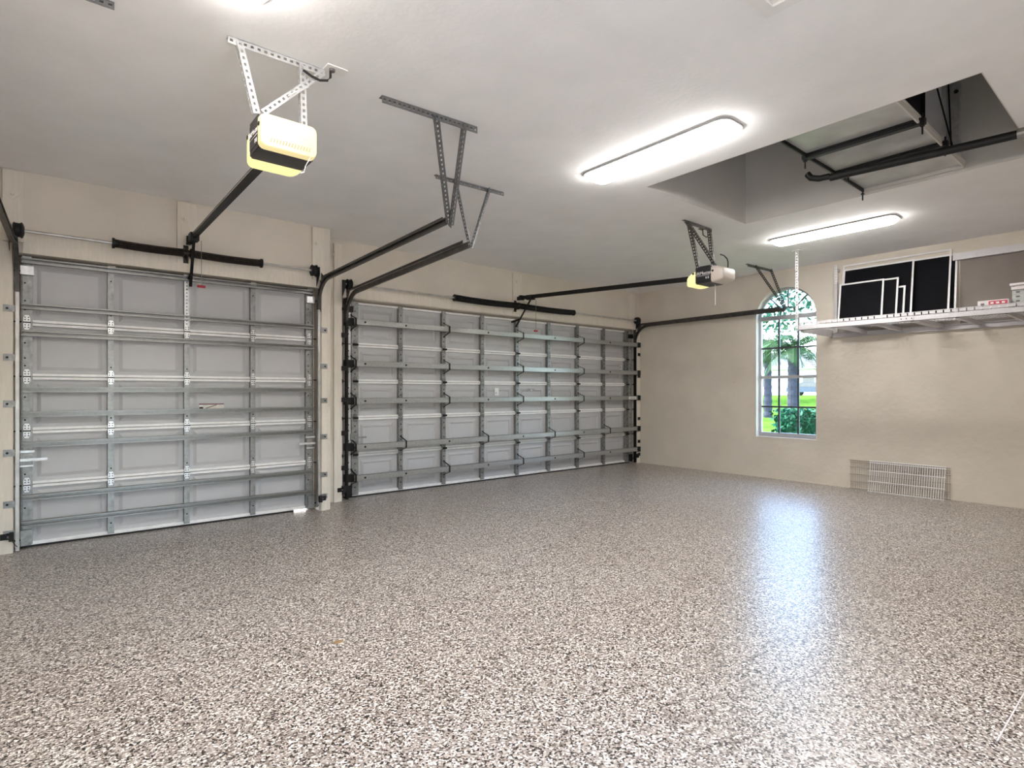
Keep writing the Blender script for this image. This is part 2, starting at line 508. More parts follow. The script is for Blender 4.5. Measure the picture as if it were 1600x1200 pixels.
# ------------------------------------------------------------------ overhead doors
ZJ = [.025, .533, .990, 1.448, 1.905, 2.438]
def hat(x0, x1, y, z, h=.046, d=.046, t=.003, lip=.011):
    """U-channel bar running along x, open toward the room, with turned lips"""
    a, b = z-h/2, z+h/2
    prof = [(a, 0), (a, -d), (a+lip, -d), (a+lip, -d+t), (a+t, -d+t), (a+t, -t), (b-t, -t), (b-t, -d+t), (b-lip, -d+t), (b-lip, -d), (b, -d), (b, 0)]
    return MB().prism([(x0, y+q, p) for p, q in prof], (x1-x0, 0, 0))

def cell_panel(wd, ht, inset, depth, low=False):
    """embossed panel of one door cell: a bevelled plateau"""
    m = MB(); b = .028
    z0, z1 = -ht/2+inset, ht/2-inset
    x0, x1 = -wd/2+inset, wd/2-inset
    o = [(x0, z0), (x1, z0), (x1, z1), (x0, z1)]
    i1 = [(x0+b, z0+b), (x1-b, z0+b), (x1-b, z1-b), (x0+b, z1-b)]
    R = [[(x, 0, z) for x, z in o], [(x, -depth, z) for x, z in i1]]
    if low:
        i2 = [(x0+b*1.7, z0+b*1.7), (x1-b*1.7, z0+b*1.7), (x1-b*1.7, z1-b*1.7), (x0+b*1.7, z1-b*1.7)]
        R.append([(x, -depth*.15, z) for x, z in i2])
    return m.rings(R, cap0=False)

def garage_door(name, label, x0, x1, y, xs, stile_w, double):
    D = root(name, ((x0+x1)/2, y, 0), label, 'garage door', kind='structure')
    ysk = y+.052
    n = len(xs)-1
    holes = MB()
    for k in range(5):
        za, zb = ZJ[k], ZJ[k+1]
        sec = box(x0, x1, ysk, ysk+.035, za, zb).build('door_section', 'skin', D)
        hh = zb-za
        cache = {}
        for i in range(n):
            wd = xs[i+1]-xs[i]-stile_w-.02
            key = round(wd, 3)
            if key not in cache: cache[key] = cell_panel(wd, hh-.05, .03 if not double else .055, .010 if not double else .014, double).mesh('panel', 'skin', fix=False)
            put('panel', cache[key], sec, ((xs[i]+xs[i+1])/2, ysk, (za+zb)/2))
        # folded rails along the section edges
        hr = .021 if not double else .022
        box(x0+.01, x1-.01, ysk-.034, ysk, za+.004, za+.004+hr).build('bottom_rail', 'rail', D)
        box(x0+.01, x1-.01, ysk-.034, ysk, zb-.004-hr, zb-.004).build('top_rail', 'rail', D)
        sm = {}
        for i, xc in enumerate(xs):
            end = i in (0, n)
            wd = stile_w if not end else stile_w*1.55
            key = (end,)
            if key not in sm:
                s = MB().box(-wd/2, wd/2, -.004, 0, 0, hh-.012).box(-wd/2, -wd/2+.003, 0, .050, 0, hh-.012).box(wd/2-.003, wd/2, 0, .050, 0, hh-.012)
                sm[key] = s.mesh('stile', 'galv' if not (double and i not in (0, n)) else 'galv')
            put('stile', sm[key], D, (xc, y, za+.006))
            if double and end:
                s_ = 1 if i == 0 else -1
                if ('o',) not in sm:
                    sm[('o',)] = MB().box(-.03, .03, -.004, 0, 0, hh-.012).box(-.03, -.027, 0, .050, 0, hh-.012).mesh('stile', 'galvl')
                put('stile', sm[('o',)], D, (xc-s_*.085, y, za+.006))
            for q in (.2, .34, .62, .78):
                zz = za+hh*q
                r = .0075 if not double else .009
                xo = xc+(-.012 if end and not double else 0)
                if not double and not end and q in (.34, .62): continue
                holes.prism([(xo+r*math.cos(2*PI*u/8), y-.0055, zz+r*math.sin(2*PI*u/8)) for u in range(8)], (0, .001, 0))
                if double and end:
                    s_ = 1 if i == 0 else -1
                    holes.prism([(xc-s_*.085+r*math.cos(2*PI*u/8), y-.0055, zz+.02+r*math.sin(2*PI*u/8)) for u in range(8)], (0, .001, 0))
    holes.build('punched_holes', 'dark', D)['kind'] = 'stuff'
    # hinges at every joint
    hw = stile_w*.92
    hm = MB()
    hm.prism([(-hw/2, -.004, .006), (hw/2, -.004, .006), (hw/2, -.004, .035), (hw*.28, -.004, .062), (-hw*.28, -.004, .062), (-hw/2, -.004, .035)], (0, -.003, 0))
    hm.prism([(-hw/2, -.004, -.006), (-hw/2, -.004, -.035), (-hw*.28, -.004, -.062), (hw*.28, -.004, -.062), (hw/2, -.004, -.035), (hw/2, -.004, -.006)], (0, -.003, 0))
    hm.lathe([(-hw/2, .007), (hw/2, .007)], (0, -.012, 0), 'x', 8)
    hme = hm.mesh('hinge', 'galvl' if not double else 'galv')
    bo = MB()
    for a in (-.25, .25):
        for b in (-.042, -.022, .022, .042):
            bo.lathe([(-.013, .0045), (-.006, .0055)], (a*hw, 0, b), 'y', 6)
    bme = bo.mesh('hinge_bolts', 'dark')
    ks = MB().box(-hw/2-.004, hw/2+.004, -.021, -.018, -.004, .003).mesh('knuckle', 'black')
    km = MB().lathe([(-.03, .013), (.03, .013)], (0, -.028, 0), 'x', 8).mesh('roller_carrier', 'black')
    for z in ZJ[1:5]:
        for i, xc in enumerate(xs):
            h = put('hinge', hme, D, (xc, y, z))
            put('hinge_bolts', bme, h, (xc, y, z))
            if double and i % 2 == 0: put('knuckle', km, h, (xc, y, z))
            if not double: put('knuckle', ks, h, (xc, y, z))
    # rollers and their carriers at both ends
    rm = MB().lathe([(-.008, .006), (.05, .006)], (0, -.03, 0), 'x', 8).lathe([(.05, .022), (.062, .022)], (0, -.03, 0), 'x', 12)
    rme = rm.mesh('roller', 'black')
    for z in ZJ[1:5]+[2.33, .08]:
        for sgn, xe in ((-1, x0), (1, x1)):
            r = put('roller', rme, D, (xe, y, z)); r.scale.x = sgn
    for sgn, xe in ((1, x0), (-1, x1)):
        box(min(xe, xe+sgn*.085), max(xe, xe+sgn*.085), y-.05, y-.006, 2.300, 2.372).build('top_roller_carrier', 'galvl' if not double else 'black', D)
        box(min(xe, xe+sgn*.07), max(xe, xe+sgn*.07), y-.04, y-.006, .03, .16).build('bottom_bracket', 'galv' if not double else 'black', D)
        MB().tube([(xe+sgn*.012, y-.02, .12), (xe+sgn*.012, y-.02, 2.60)], .003, 6).build('lift_cable', 'strut', D)
    box(x0, x1, ysk-.024, ysk+.036, .018, .040).build('bottom_rail', 'rail', D)
    return D, ysk

# narrow door
sx = [-6.203, -5.6239, -5.0174, -4.4109, -3.8215]
D1, ysk1 = garage_door('door_1', 'narrow sectional overhead door with eight thin steel struts', -6.243, -3.778, -.384, sx, .048, False)
for z in (2.420, 2.036, 1.811, 1.337, 1.129, .875, .430, .211):
    hat(-6.238, -3.782, -.390, z).build('strut', 'strut', D1, fix=True)
box(-6.24, -3.98, ysk1-.02, ysk1+.03, .0, .020).build('bottom_seal', 'dark', D1)
for x in (-6.20, -5.62, -5.02, -4.41, -3.82):
    box(x-.028, x+.028, -.41, -.384, 2.430, 2.458).build('top_clip', 'galvl', D1)
# slotted operator reinforcement down the middle stile
perf(MB(), (-5.000, -.392, 1.93), (-5.000, -.392, 2.40), (-1, 0, 0), (0, -1, 0), .04).build('operator_bracket', 'galvl', D1)
# slide bolts
for xe, s_ in ((-6.205, 1), (-3.818, -1)):
    L = box(xe-.04, xe+.04, -.405, -.388, .68, .80).build('slide_lock', 'galv', D1)
    box(xe-.052, xe+.052, -.412, -.402, .807, .826).build('guide_plate', 'galvl', L)
    box(xe-.045, xe+.045, -.416, -.404, .690, .702).build('guide_plate', 'galvl', L)
    MB().bar((xe-.05*s_, -.422, .748), (xe+.135*s_, -.422, .748), .022, .012, (0, 0, 1)).build('bolt_bar', 'galvl', L)
# makers sticker: white with dark red stripe and black block
S = box(-4.905, -4.678, ysk1-.0115, ysk1-.0100, 1.147, 1.198).build('sticker', 'paper', D1)
box(-4.905, -4.678, ysk1-.0125, ysk1-.0115, 1.190, 1.199).build('stripe', 'darkred', S)
box(-4.902, -4.868, ysk1-.0125, ysk1-.0115, 1.148, 1.166).build('black_block', 'dark', S)
box(-4.900, -4.872, ysk1-.0125, ysk1-.0115, 1.168, 1.186).build('white_block', 'white', S)
MB().prism([(-4.85, ysk1-.0115, 1.155), (-4.84, ysk1-.0115, 1.150), (-4.74, ysk1-.0115, 1.184), (-4.75, ysk1-.0115, 1.189)], (0, -.001, 0)).build('diagonal_mark', 'printgrey', S)

# wide door
dx = [-3.117]+[-3.149+.6691*i for i in range(1, 8)]+[2.165]
D2, ysk2 = garage_door('door_2', 'wide sectional overhead door with five deep storm bars', -3.24, 2.285, 0, dx, .058, True)
box(-3.235, 2.28, ysk2-.02, ysk2+.03, .0, .020).build('bottom_seal', 'dark', D2)
zst = (2.174, 1.662, 1.203, .638, .258)
for k, z in enumerate(zst):
    xa, xb = -3.165, 2.345
    yb_, yf = -.100, -.145
    m = MB()
    m.box(xa, xb, yf, yf+.003, z-.036, z+.036)
    m.box(xa, xb, yf, yb_, z+.033, z+.036).box(xa, xb, yf, yb_, z-.036, z-.033)
    st = m.build('storm_bar', 'bar', D2)
    br = [0, 2, 4, 6] if k != 3 else [0, 1, 3, 5, 7]
    for i, xc in enumerate(dx[:-1]):
        if i in br:
            if i == 0: xc -= .05
            MB().sweep([(-.011, -.0022), (.011, -.0022), (.011, .0022), (-.011, .0022)],
                       [(xc, -.004, z+.105), (xc, -.012, z+.088), (xc, yf-.004, z+.042), (xc, yf-.005, z-.042), (xc, -.012, z-.088), (xc, -.004, z-.105)], side=(1, 0, 0)).build('bar_bracket', 'black', D2)
        else:
            MB().lathe([(-.006, .012), (0, .013)], (xc, yf, z), 'y', 8).build('bolt', 'dark', st)
    for xq in (-3.045, 2.30):
        MB().lathe([(-.006, .012), (0, .013)], (xq, yf, z), 'y', 8).build('bolt', 'dark', st)
    for i, xc in enumerate(dx):            # standoff feet carrying the bar
        box(xc-.012, xc+.012, yb_, -.004, z-.028, z-.024).build('standoff', 'black', D2)
    box(2.300, 2.372, yf-.010, -.05, z-.045, z+.045).build('end_keeper', 'black', D2)
    box(-3.268, -3.17, -.10, -.006, z-.045, z+.045).build('end_keeper', 'black', D2)
o = box(2.045, 2.245, -.152, -.1455, 1.178, 1.226).build('tag', 'white', D2)
box(2.08, 2.22, -.1535, -.152, 1.196, 1.204).build('tag_print', 'printgrey', o)
o = box(-.886, -.806, ysk2-.016, ysk2-.0145, 1.262, 1.372).build('sticker', 'white', D2)
MB().lathe([(-.002, .008), (0, .009)], (-.856, ysk2-.016, 1.30), 'y', 8).build('sticker_mark', 'printgrey', o)
o = box(-.225, -.085, ysk2-.018, ysk2-.012, 1.322, 1.366).build('badge', 'greyrim', D2)
MB().prism([(-.170, ysk2-.018, 1.332), (-.130, ysk2-.018, 1.332), (-.150, ysk2-.018, 1.362)], (0, -.002, 0)).build('badge_mark', 'white', o)
o = box(2.00, 2.06, ysk2-.016, ysk2-.0145, 1.72, 1.80).build('sticker', 'paper', D2)
box(2.015, 2.035, ysk2-.0172, ysk2-.016, 1.74, 1.78).build('sticker_mark', 'printgrey', o)
for xe, s_ in ((-3.06, 1),):
    L = box(xe-.12, xe-.02, -.03, -.006, .71, .80).build('slide_lock', 'galv', D2)
    MB().bar((xe-.08, -.036, .748), (xe+.08, -.036, .748), .022, .012, (0, 0, 1)).build('bolt_bar', 'galv', L)

# ------------------------------------------------------------------ door tracks
def track(label, x, ydoor, yend, zend, sgn, vmat, zc=2.515, rad=.30, xe=None):
    """sgn = direction in which the channel opens (towards the door)"""
    yT = ydoor-.05; yj = (YS-.020) if ydoor < -.2 else (YD-.029)
    T = root('door_track', (x, yT, 0), label, 'track')
    wd, dp, t = .05, .024, .003
    prof = [(0, -wd/2), (dp*sgn, -wd/2), (dp*sgn, -wd/2+.011), ((dp-t)*sgn, -wd/2+.011), ((dp-t)*sgn, -wd/2+t), (t*sgn, -wd/2+t), (t*sgn, wd/2-t), ((dp-t)*sgn, wd/2-t), ((dp-t)*sgn, wd/2-.011), (dp*sgn, wd/2-.011), (dp*sgn, wd/2), (0, wd/2)]
    MB().sweep(prof, [(x, yT, .012), (x, yT, zc-rad-.02)], side=(1, 0, 0)).build('vertical_track', vmat, T)
    arc = [(x, yT-rad+rad*math.cos(a), zc-rad+rad*math.sin(a)) for a in [PI/2*i/12 for i in range(13)]]
    arc[0] = (x, yT, zc-rad-.018)
    xe = x if xe is None else xe
    MB().sweep(prof, arc+[(x+(xe-x)*.12, yT-rad-.05, zc+.002), (xe, yend, zend)], side=(1, 0, 0)).build('horizontal_track', 'track', T, smooth=False)
    # stiffening angle on the horizontal run
    s0 = (x-sgn*.002, yT-rad*.35, zc+.020); f = .97
    s1 = (x+(xe-x)*f-sgn*.002, yT-rad+(yend-yT+rad)*f, zc+(zend-zc)*f+.026)
    MB().sweep([(0, 0), (0, .028), (-.003*sgn, .028), (-.003*sgn, .003), (-.028*sgn, .003), (-.028*sgn, 0)], [s0, s1], side=(1, 0, 0)).build('stiffening_angle', 'track', T)
    # flag bracket at the bend and jamb brackets down the vertical run
    MB().prism([(x-sgn*.004, yT+.05, zc+.10), (x-sgn*.004, yT-.03, zc+.10), (x-sgn*.004, yT-rad*.45, zc+.02), (x-sgn*.004, yT-rad*.30, zc-.05), (x-sgn*.004, yT-.03, zc-.12), (x-sgn*.004, yT-.03, zc-.34), (x-sgn*.004, yT+.05, zc-.34)], (-sgn*.003, 0, 0)).build('flag_bracket', 'track', T)
    for z in (.16, .40, .82, 1.22, 1.60, 2.0):
        xa, xb = sorted((x-sgn*.004, x-sgn*.075))
        b = box(xa, xb, yj-.004, yj, z-.028, z+.028).build('jamb_bracket', 'black' if ydoor > -.2 else 'galv', T)
        MB().lathe([(-.008, .008), (0, .010)], (x-sgn*.050, yj-.004, z), 'y', 6).build('bolt', 'black', b)
    return T
track('dark curved track at the left end of the narrow door', -6.272, -.425, -3.44, 2.62, 1, 'vtrack', 2.50, .34, -6.40)
track('dark curved track at the right end of the narrow door', -3.742, -.425, -3.06, 2.606, -1, 'vtrack', 2.545)
track('dark curved track at the left end of the wide door', -3.272, -.035, -2.66, 2.590, 1, 'black', 2.505)
track('dark curved track beside the arched window wall', 2.312, -.035, -2.82, 2.526, -1, 'black', 2.515)

# ------------------------------------------------------------------ hangers of slotted angle
def hanger(label, c0, c1, legs, m, group=None, wd=.036):
    R = root('track_hanger', ((c0[0]+c1[0])/2, c0[1], H), label, 'hanger', group)
    perf(MB(), (c0[0], c0[1], H-.001), (c1[0], c1[1], H-.001), (0, 0, -1), (0, 1, 0), wd).build('ceiling_angle', m, R)
    for p, q in legs: perf(MB(), p, q, (1, 0, 0), (0, -1, 0), wd).build('hanger_leg', m, R)
    return R
hanger('slotted steel hanger at the top left corner of the frame', (-6.42, -3.44), (-5.83, -3.44), [((-6.42, -3.442, H-.01), (-6.415, -3.43, 2.60))], 'angle')
hanger('slotted steel hanger holding the narrow door track between both doors', (-4.489, -3.483), (-3.793, -3.518), [((-4.135, -3.49, H-.01), (-3.752, -3.055, 2.60)), ((-3.915, -3.50, H-.01), (-3.735, -3.065, 2.575))], 'angle', wd=.046)
hanger('slotted steel hanger holding the left track of the wide door', (-3.564, -2.613), (-2.861, -2.644), [((-3.40, -2.63, H-.01), (-3.270, -2.665, 2.57)), ((-3.045, -2.64, H-.01), (-3.255, -2.665, 2.57))], 'angle')
hanger('dark slotted steel hanger in front of the arched window', (1.622, -2.605), (2.258, -2.639), [((1.80, -2.61, H-.01), (2.290, -2.815, 2.53)), ((2.225, -2.63, H-.01), (2.318, -2.815, 2.53))], 'track')

# ------------------------------------------------------------------ torsion springs
def torsion(label, x0, x1, xs0, xc, xs1, y, z, sag, ywall, rc=.033, sm='spring'):
    R = root('torsion_spring_set', (xc, y, z), label, 'spring')
    MB().tube([(x0, y, z), (x1, y, z)], .0125, 10).build('shaft', 'vtrack', R, smooth=True)
    for a, b in ((xs0, xc-.03), (xc+.03, xs1)):
        n = int((b-a)/.0085); path = []
        for i in range(n*12+1):
            u = i/(n*12); t = 2*PI*i/12
            dz = -sag*4*u*(1-u)
            path.append((a+(b-a)*u, y+rc*math.cos(t), z+dz+rc*math.sin(t)))
        MB().tube(path, .0048, 5).build('spring', sm, R, smooth=True, fix=False)
        e = a if a == xs0 else b
        MB().lathe([(-.03, .026), (-.03, .046), (-.012, .046), (-.010, .036), (.012, .036), (.03, .03)] if e == a else [(-.03, .03), (-.012, .036), (.010, .036), (.012, .046), (.03, .046), (.03, .026)], (e, y, z), 'x', 18).build('winding_cone', 'black', R)
    b = MB().lathe([(-.032, .047), (-.026, .047), (-.024, .03), (.024, .03), (.026, .047), (.032, .047)], (xc, y, z), 'x', 18)
    b.build('centre_bearing', 'spring', R)
    MB().box(xc-.022, xc+.022, ywall-.006, ywall, z-.085, z+.085).box(xc-.003, xc+.003, y-.03, ywall-.006, z-.055, z+.045).build('centre_bracket', 'spring', R)
    for e, s_ in ((x0+.045, 1), (x1-.045, -1)):
        MB().lathe([(-.030, .052), (-.022, .062), (-.014, .056), (.014, .056), (.024, .066), (.034, .054), (.042, .03)], (e, y, z), 'x', 20).build('cable_drum', 'black', R)
        xe = e-s_*.055
        MB().prism([(xe, ywall, z+.06), (xe, y-.035, z+.04), (xe, y-.035, z-.04), (xe, ywall, z-.16)], (.004*s_, 0, 0)).build('end_bearing_plate', 'black', R)
    return R
torsion('brown torsion springs on a shaft above the narrow door', -6.30, -3.80, -5.60, -5.050, -4.405, -.585, 2.630, .006, YS-.034)
torsion('black torsion springs on a shaft above the wide door', -3.33, 2.25, -1.745, -.630, .535, -.205, 2.605, .010, YD-.032, .040, 'black')

# ------------------------------------------------------------------ openers
def rbox(m, x0, x1, y0, y1, z0, z1, r=.02, n=4):
    """box whose vertical edges are rounded"""
    pts = []
    for cx, cy, a0 in ((x1-r, y1-r, 0), (x0+r, y1-r, PI/2), (x0+r, y0+r, PI), (x1-r, y0+r, 1.5*PI)):
        for i in range(n+1):
            a = a0+PI/2*i/n; pts.append((cx+r*math.cos(a), cy+r*math.sin(a), z0))
    return m.prism(pts, (0, 0, z1-z0))

def lens(x0, x1, y0, dy, z0, z1, bulge_low, tz=.3, tx=.12, rr=.03):
    """translucent end cover: bulges outward along y, narrowing toward its nose"""
    m = MB(); n = 9; R = []
    xc, hw = (x0+x1)/2, (x1-x0)/2
    for i in range(n+1):
        u = i/n
        y = y0+dy*math.sin(u*PI/2)
        q = (1-math.cos(u*PI/2))**.9
        kx, kz = 1-tx*q, 1-tz*q
        zc, hh = (z0+z1)/2-bulge_low*math.sin(u*PI/2), (z1-z0)/2
        ring = []
        for cx, cz, a0 in ((1, 1, 0), (-1, 1, PI/2), (-1, -1, PI), (1, -1, 1.5*PI)):
            for j in range(5):
                a = a0+PI/2*j/4
                ring.append((xc+(cx*(hw-rr)+rr*math.cos(a))*kx, y, zc+(cz*(hh-rr)+rr*math.sin(a))*kz))
        R.append(ring)
    return m.rings(R)

def opener(label, shp, xc, y0, y1, z0, z1, hw, rail_end, arm_to, hand, mats, vents, labelcol):
    R = root('garage_door_opener', (xc, (y0+y1)/2, z0), label, 'opener')
    m = rbox(MB(), xc-hw, xc+hw, y0, y1, z0+.008, z1, .012)
    B = m.build('motor_housing', mats[0], R)
    rbox(MB(), xc-hw+.006, xc+hw-.006, y0+.004, y1-.004, z0, z0+.008, .012).build('bottom_cover', mats[0], R)
    lens(xc-hw-.004, xc+hw+.004, y0, -shp[0], z0-.002, z1-.004, .0, shp[1], shp[2]).build('light_lens', mats[1], R, smooth=True)
    lens(xc-hw-.004, xc+hw+.004, y1, .120, z0-.006, z1-.03, .030, .55, .30).build('light_lens', mats[2], R, smooth=True)
    # screw dimples on the lens flanks
    for yy in (y0-.018, y1+.020):
        MB().lathe([(-.0035, .011), (0, .012)], (xc-hw-.003, yy, z0+(z1-z0)*.66), 'x', 10).build('lens_screw', 'dark', R)
    if vents:
        for i in range(14):
            xx = xc-hw+.045+i*.015
            MB().bar((xx, y0-shp[0]-.001, z0+.026), (xx+.006, y0-shp[0]-.001, z0+.048), .0045, .004, (1, 0, 0)).build('vent_slot', 'wood', R)
    # label plate on the flank with lettering
    L = box(xc-hw-.002, xc-hw, y0+.010, y1-.012, z0+.030, z1-.020).build('label_plate', mats[0], R)
    tm = text_mesh('LiftMaster',   .050 if not vents else .040, labelcol)
    o = put('lettering', tm, L, (xc-hw-.003, (y0+y1)/2, z0+(z1-z0)*.60))
    o.rotation_euler = (PI/2, 0, -PI/2)
    wl = (y1-y0)*.40
    box(xc-hw-.0035, xc-hw-.002, (y0+y1)/2-wl, (y0+y1)/2+wl, z0+(z1-z0)*.44, z0+(z1-z0)*.455).build('underline', labelcol, L)
    for q in (.028, .052):
        box(xc-hw-.0035, xc-hw-.002, y0+q, y0+q+.010, z0+(z1-z0)*.24, z0+(z1-z0)*.36).build('print_mark', labelcol, L)
    # chassis plate on top
    box(xc-hw*.78, xc+hw*.55, (y0+y1)/2-.07, (y0+y1)/2+.07, z1, z1+.016).build('chassis_plate', mats[3], R)
    # rail, trolley, header bracket, arm, release cord
    p0 = V((xc, y1+.02, z0+(z1-z0)*.52)); p1 = V(rail_end)
    rl = MB().sweep([(-.026, -.016), (.026, -.016), (.026, .016), (-.026, .016)], [p0, p1], side=(0, 0, 1)).build('rail', 'black', R)
    if vents: MB().bar(p0+V((-.0175, .12, .012)), p1+V((-.0175, -.05, .012)), .004, .003, (0, 0, 1)).build('rail_seam', 'rail', rl)
    d = (p1-p0).normalized()
    MB().hexa(p1-d*.02+V((-.03, 0, -.035)), d*.05, (.06, 0, 0), (0, 0, .07)).build('end_pulley', 'black', R)
    MB().bar(p1+d*.02, (p1.x, rail_end[1]+.09, p1.z-.005), .05, .04, (0, 0, 1)).build('header_bracket', 'black', R)
    tp = p1-d*.20
    MB().hexa(tp-d*.06+V((-.036, 0, -.045)), d*.12, (.072, 0, 0), (0, 0, .07)).build('trolley', 'black', R)
    a0 = tp+V((0, 0, -.04)); a1 = V(arm_to)
    mid = a0+(a1-a0)*.72
    MB().bar(a0, a1, .026, .010, (1, 0, 0)).build('arm', 'black', R)
    MB().bar(mid, (a1.x, a1.y+.10, mid.z-.02), .03, .018, (0, 0, 1)).build('arm_bracket', 'black', R)
    c0 = tp+V((.05, -.06, -.045)); c1 = V((c0.x, c0.y, hand))
    MB().tube([c0, c1], .0028, 5).build('release_cord', 'strut', R)
    MB().lathe([(-.034, .007), (-.030, .012), (.030, .012), (.034, .007)], c1, 'x', 8).build('release_handle', 'red', R)
    return R

opener('lit opener with glowing yellow lens above the narrow door', (.045, .10, .04), -5.105, -3.63, -3.46, 2.560, 2.735, .140, (-5.030, -.62, 2.750), (-5.00, -.46, 2.34), 2.28, ('opener', 'bulb', 'bulb3', 'galv'), True, 'print')
opener('black opener with a white end lens above the wide door', (.13, .50, .22), -.585, -3.44, -3.25, 2.470, 2.640, .135, (-.585, -.24, 2.725), (-.585, -.10, 2.30), 2.21, ('opener2', 'bulb2', 'bulb3', 'opener2'), False, 'print')

def rack_legs(label, c0, c1, legs, m):
    R = root('opener_hanger', ((c0[0]+c1[0])/2, c0[1], H), label, 'hanger')
    perf(MB(), (c0[0], c0[1], H-.002), (c1[0], c1[1], H-.002), (0, 0, -1), (0, 1, 0), .036).build('ceiling_angle', m, R)
    for p, q in legs: perf(MB(), p, q, (1, 0, 0), (0, 1, 0), .034).build('hanger_leg', m, R)
rack_legs('bright slotted hanger carrying the lit opener', (-5.362, -3.515), (-4.862, -3.525), [((-5.325, -3.525, H-.02), (-5.245, -3.54, 2.77)), ((-5.005, -3.525, H-.02), (-5.000, -3.54, 2.78)), ((-4.885, -3.53, H-.01), (-5.215, -3.56, 2.79))], 'galvl')
rack_legs('dull slotted hanger carrying the black opener', (-.875, -3.225), (-.345, -3.225), [((-.800, -3.23, H-.02), (-.690, -3.28, 2.64)), ((-.420, -3.24, H-.02), (-.470, -3.33, 2.64)), ((-.840, -3.24, H-.02), (-.470, -3.40, 2.62))], 'track')
# ceiling outlets with cords
o = rbox(MB(), -4.875, -4.755, -3.60, -3.525, H-.006, H, .006).build('ceiling_outlet', 'white')
tag(o, 'white outlet plate beside the bright slotted hanger', 'outlet')
MB().lathe([(-.012, .016), (0, .018)], (-4.835, -3.562, H-.006), 'z', 10).build('socket', 'printgrey', o)
o = MB().tube([(-4.845, -3.562, H-.02), (-4.845, -3.562, H-.055), (-4.86, -3.558, H-.075), (-4.90, -3.55, H-.085), (-4.945, -3.545, H-.075), (-4.99, -3.54, H-.055)], .007, 8).build('power_cord', 'dark', smooth=True)
tag(o, 'black power cord looped from the outlet over the lit opener', 'cord')
o = MB().tube([(-4.90, -3.52, H-.03), (-4.93, -3.50, H-.06), (-4.955, -3.52, H-.13), (-5.02, -3.54, H-.18), (-5.08, -3.57, H-.24)], .0035, 6).build('antenna_wire', 'cord', smooth=True)
tag(o, 'thin white wire tied to the bright slotted hanger', 'wire')
o = MB().tube([(-5.00, -3.715, 2.58), (-5.015, -3.70, 2.535), (-5.030, -3.69, 2.50), (-5.036, -3.69, 2.47), (-5.06, -3.70, 2.455)], .003, 6).build('dangling_wire', 'cord', smooth=True)
tag(o, 'short white wire dangling under the lit opener', 'wire')
o = rbox(MB(), -.46, -.39, -3.19, -3.12, H-.006, H, .006).build('ceiling_outlet', 'printgrey')
tag(o, 'dark outlet on the ceiling behind the black opener hanger', 'outlet')
o = MB().tube([(-.42, -3.155, H-.006), (-.42, -3.16, H-.07), (-.40, -3.19, H-.10), (-.38, -3.22, H-.07), (-.40, -3.24, H-.03)], .006, 8).build('power_cord', 'dark', smooth=True)
tag(o, 'small black plug cord hanging by the ceiling over the black opener', 'cord')
o = MB().tube([(-.47, -3.40, 2.80), (-.40, -3.40, 2.80), (-.335, -3.40, 2.775), (-.315, -3.40, 2.74), (-.315, -3.40, 2.69), (-.33, -3.39, 2.645)], .006, 8).build('power_cord', 'dark', smooth=True)
tag(o, 'black cord arching down into the top of the black opener', 'cord')
o = MB().tube([(-.54, -3.38, 2.469), (-.54, -3.38, 2.25)], .0035, 6).build('antenna_wire', 'cord')
tag(o, 'straight pale wire hanging below the black opener', 'wire')

# ------------------------------------------------------------------ ceiling lights
def plan(hw, hl, r, n=5):
    pts = []
    for cx, cy, a0 in ((hw-r, hl-r, 0), (-hw+r, hl-r, PI/2), (-hw+r, -hl+r, PI), (hw-r, -hl+r, 1.5*PI)):
        for i in range(n+1):
            a = a0+PI/2*i/n; pts.append((cx+r*math.cos(a), cy+r*math.sin(a)))
    return pts
def ceiling_light(label, xc, yc, group=None):
    R = root('ceiling_light', (xc, yc, H), label, 'ceiling light', group)
    hw, hl = .125, .645
    MB().prism([(xc+a, yc+b, H-.016) for a, b in plan(hw+.013, hl+.013, .080)], (0, 0, .016)).build('fixture_pan', 'greyrim', R)
    rg = []
    for z, k in ((-.012, 0), (-.030, .006), (-.046, .020), (-.058, .042), (-.064, .075)):
        rg.append([(xc+a, yc+b, H+z) for a, b in plan(hw-k, hl-k, max(.072-k*.6, .02))])
    MB().rings(rg, cap0=False).build('lens', 'lens', R, smooth=True)
ceiling_light('glowing fluorescent fixture cut off by the top edge', -5.425, -4.515)
ceiling_light('glowing fluorescent fixture in mid ceiling before the shaft', -2.50, -4.040)
ceiling_light('glowing fluorescent fixture above the hanging shelf', .72, -4.050)
ceiling_light('unseen fluorescent fixture added behind the camera for fill', -4.75, -6.60)  # out-of-view fixture added as fill for the near left side

# ------------------------------------------------------------------ attic hatch
A = root('attic_hatch', (-3.72, -5.70, H), 'white framed attic hatch at the top edge of the ceiling', 'hatch')
hx0, hx1, hy0, hy1 = -4.05, -3.39, -6.10, -5.335
for a in ((hx1-.06, hx1, hy0, hy1), (hx0, hx0+.06, hy0, hy1), (hx0+.06, hx1-.06, hy1-.06, hy1), (hx0+.06, hx1-.06, hy0, hy0+.06)):
    box(*a, H-.016, H-.001).build('casing', 'white', A)
box(hx0+.066, hx1-.066, hy0+.066, hy1-.066, H-.006, H).build('hatch_panel', 'ceiling', A)

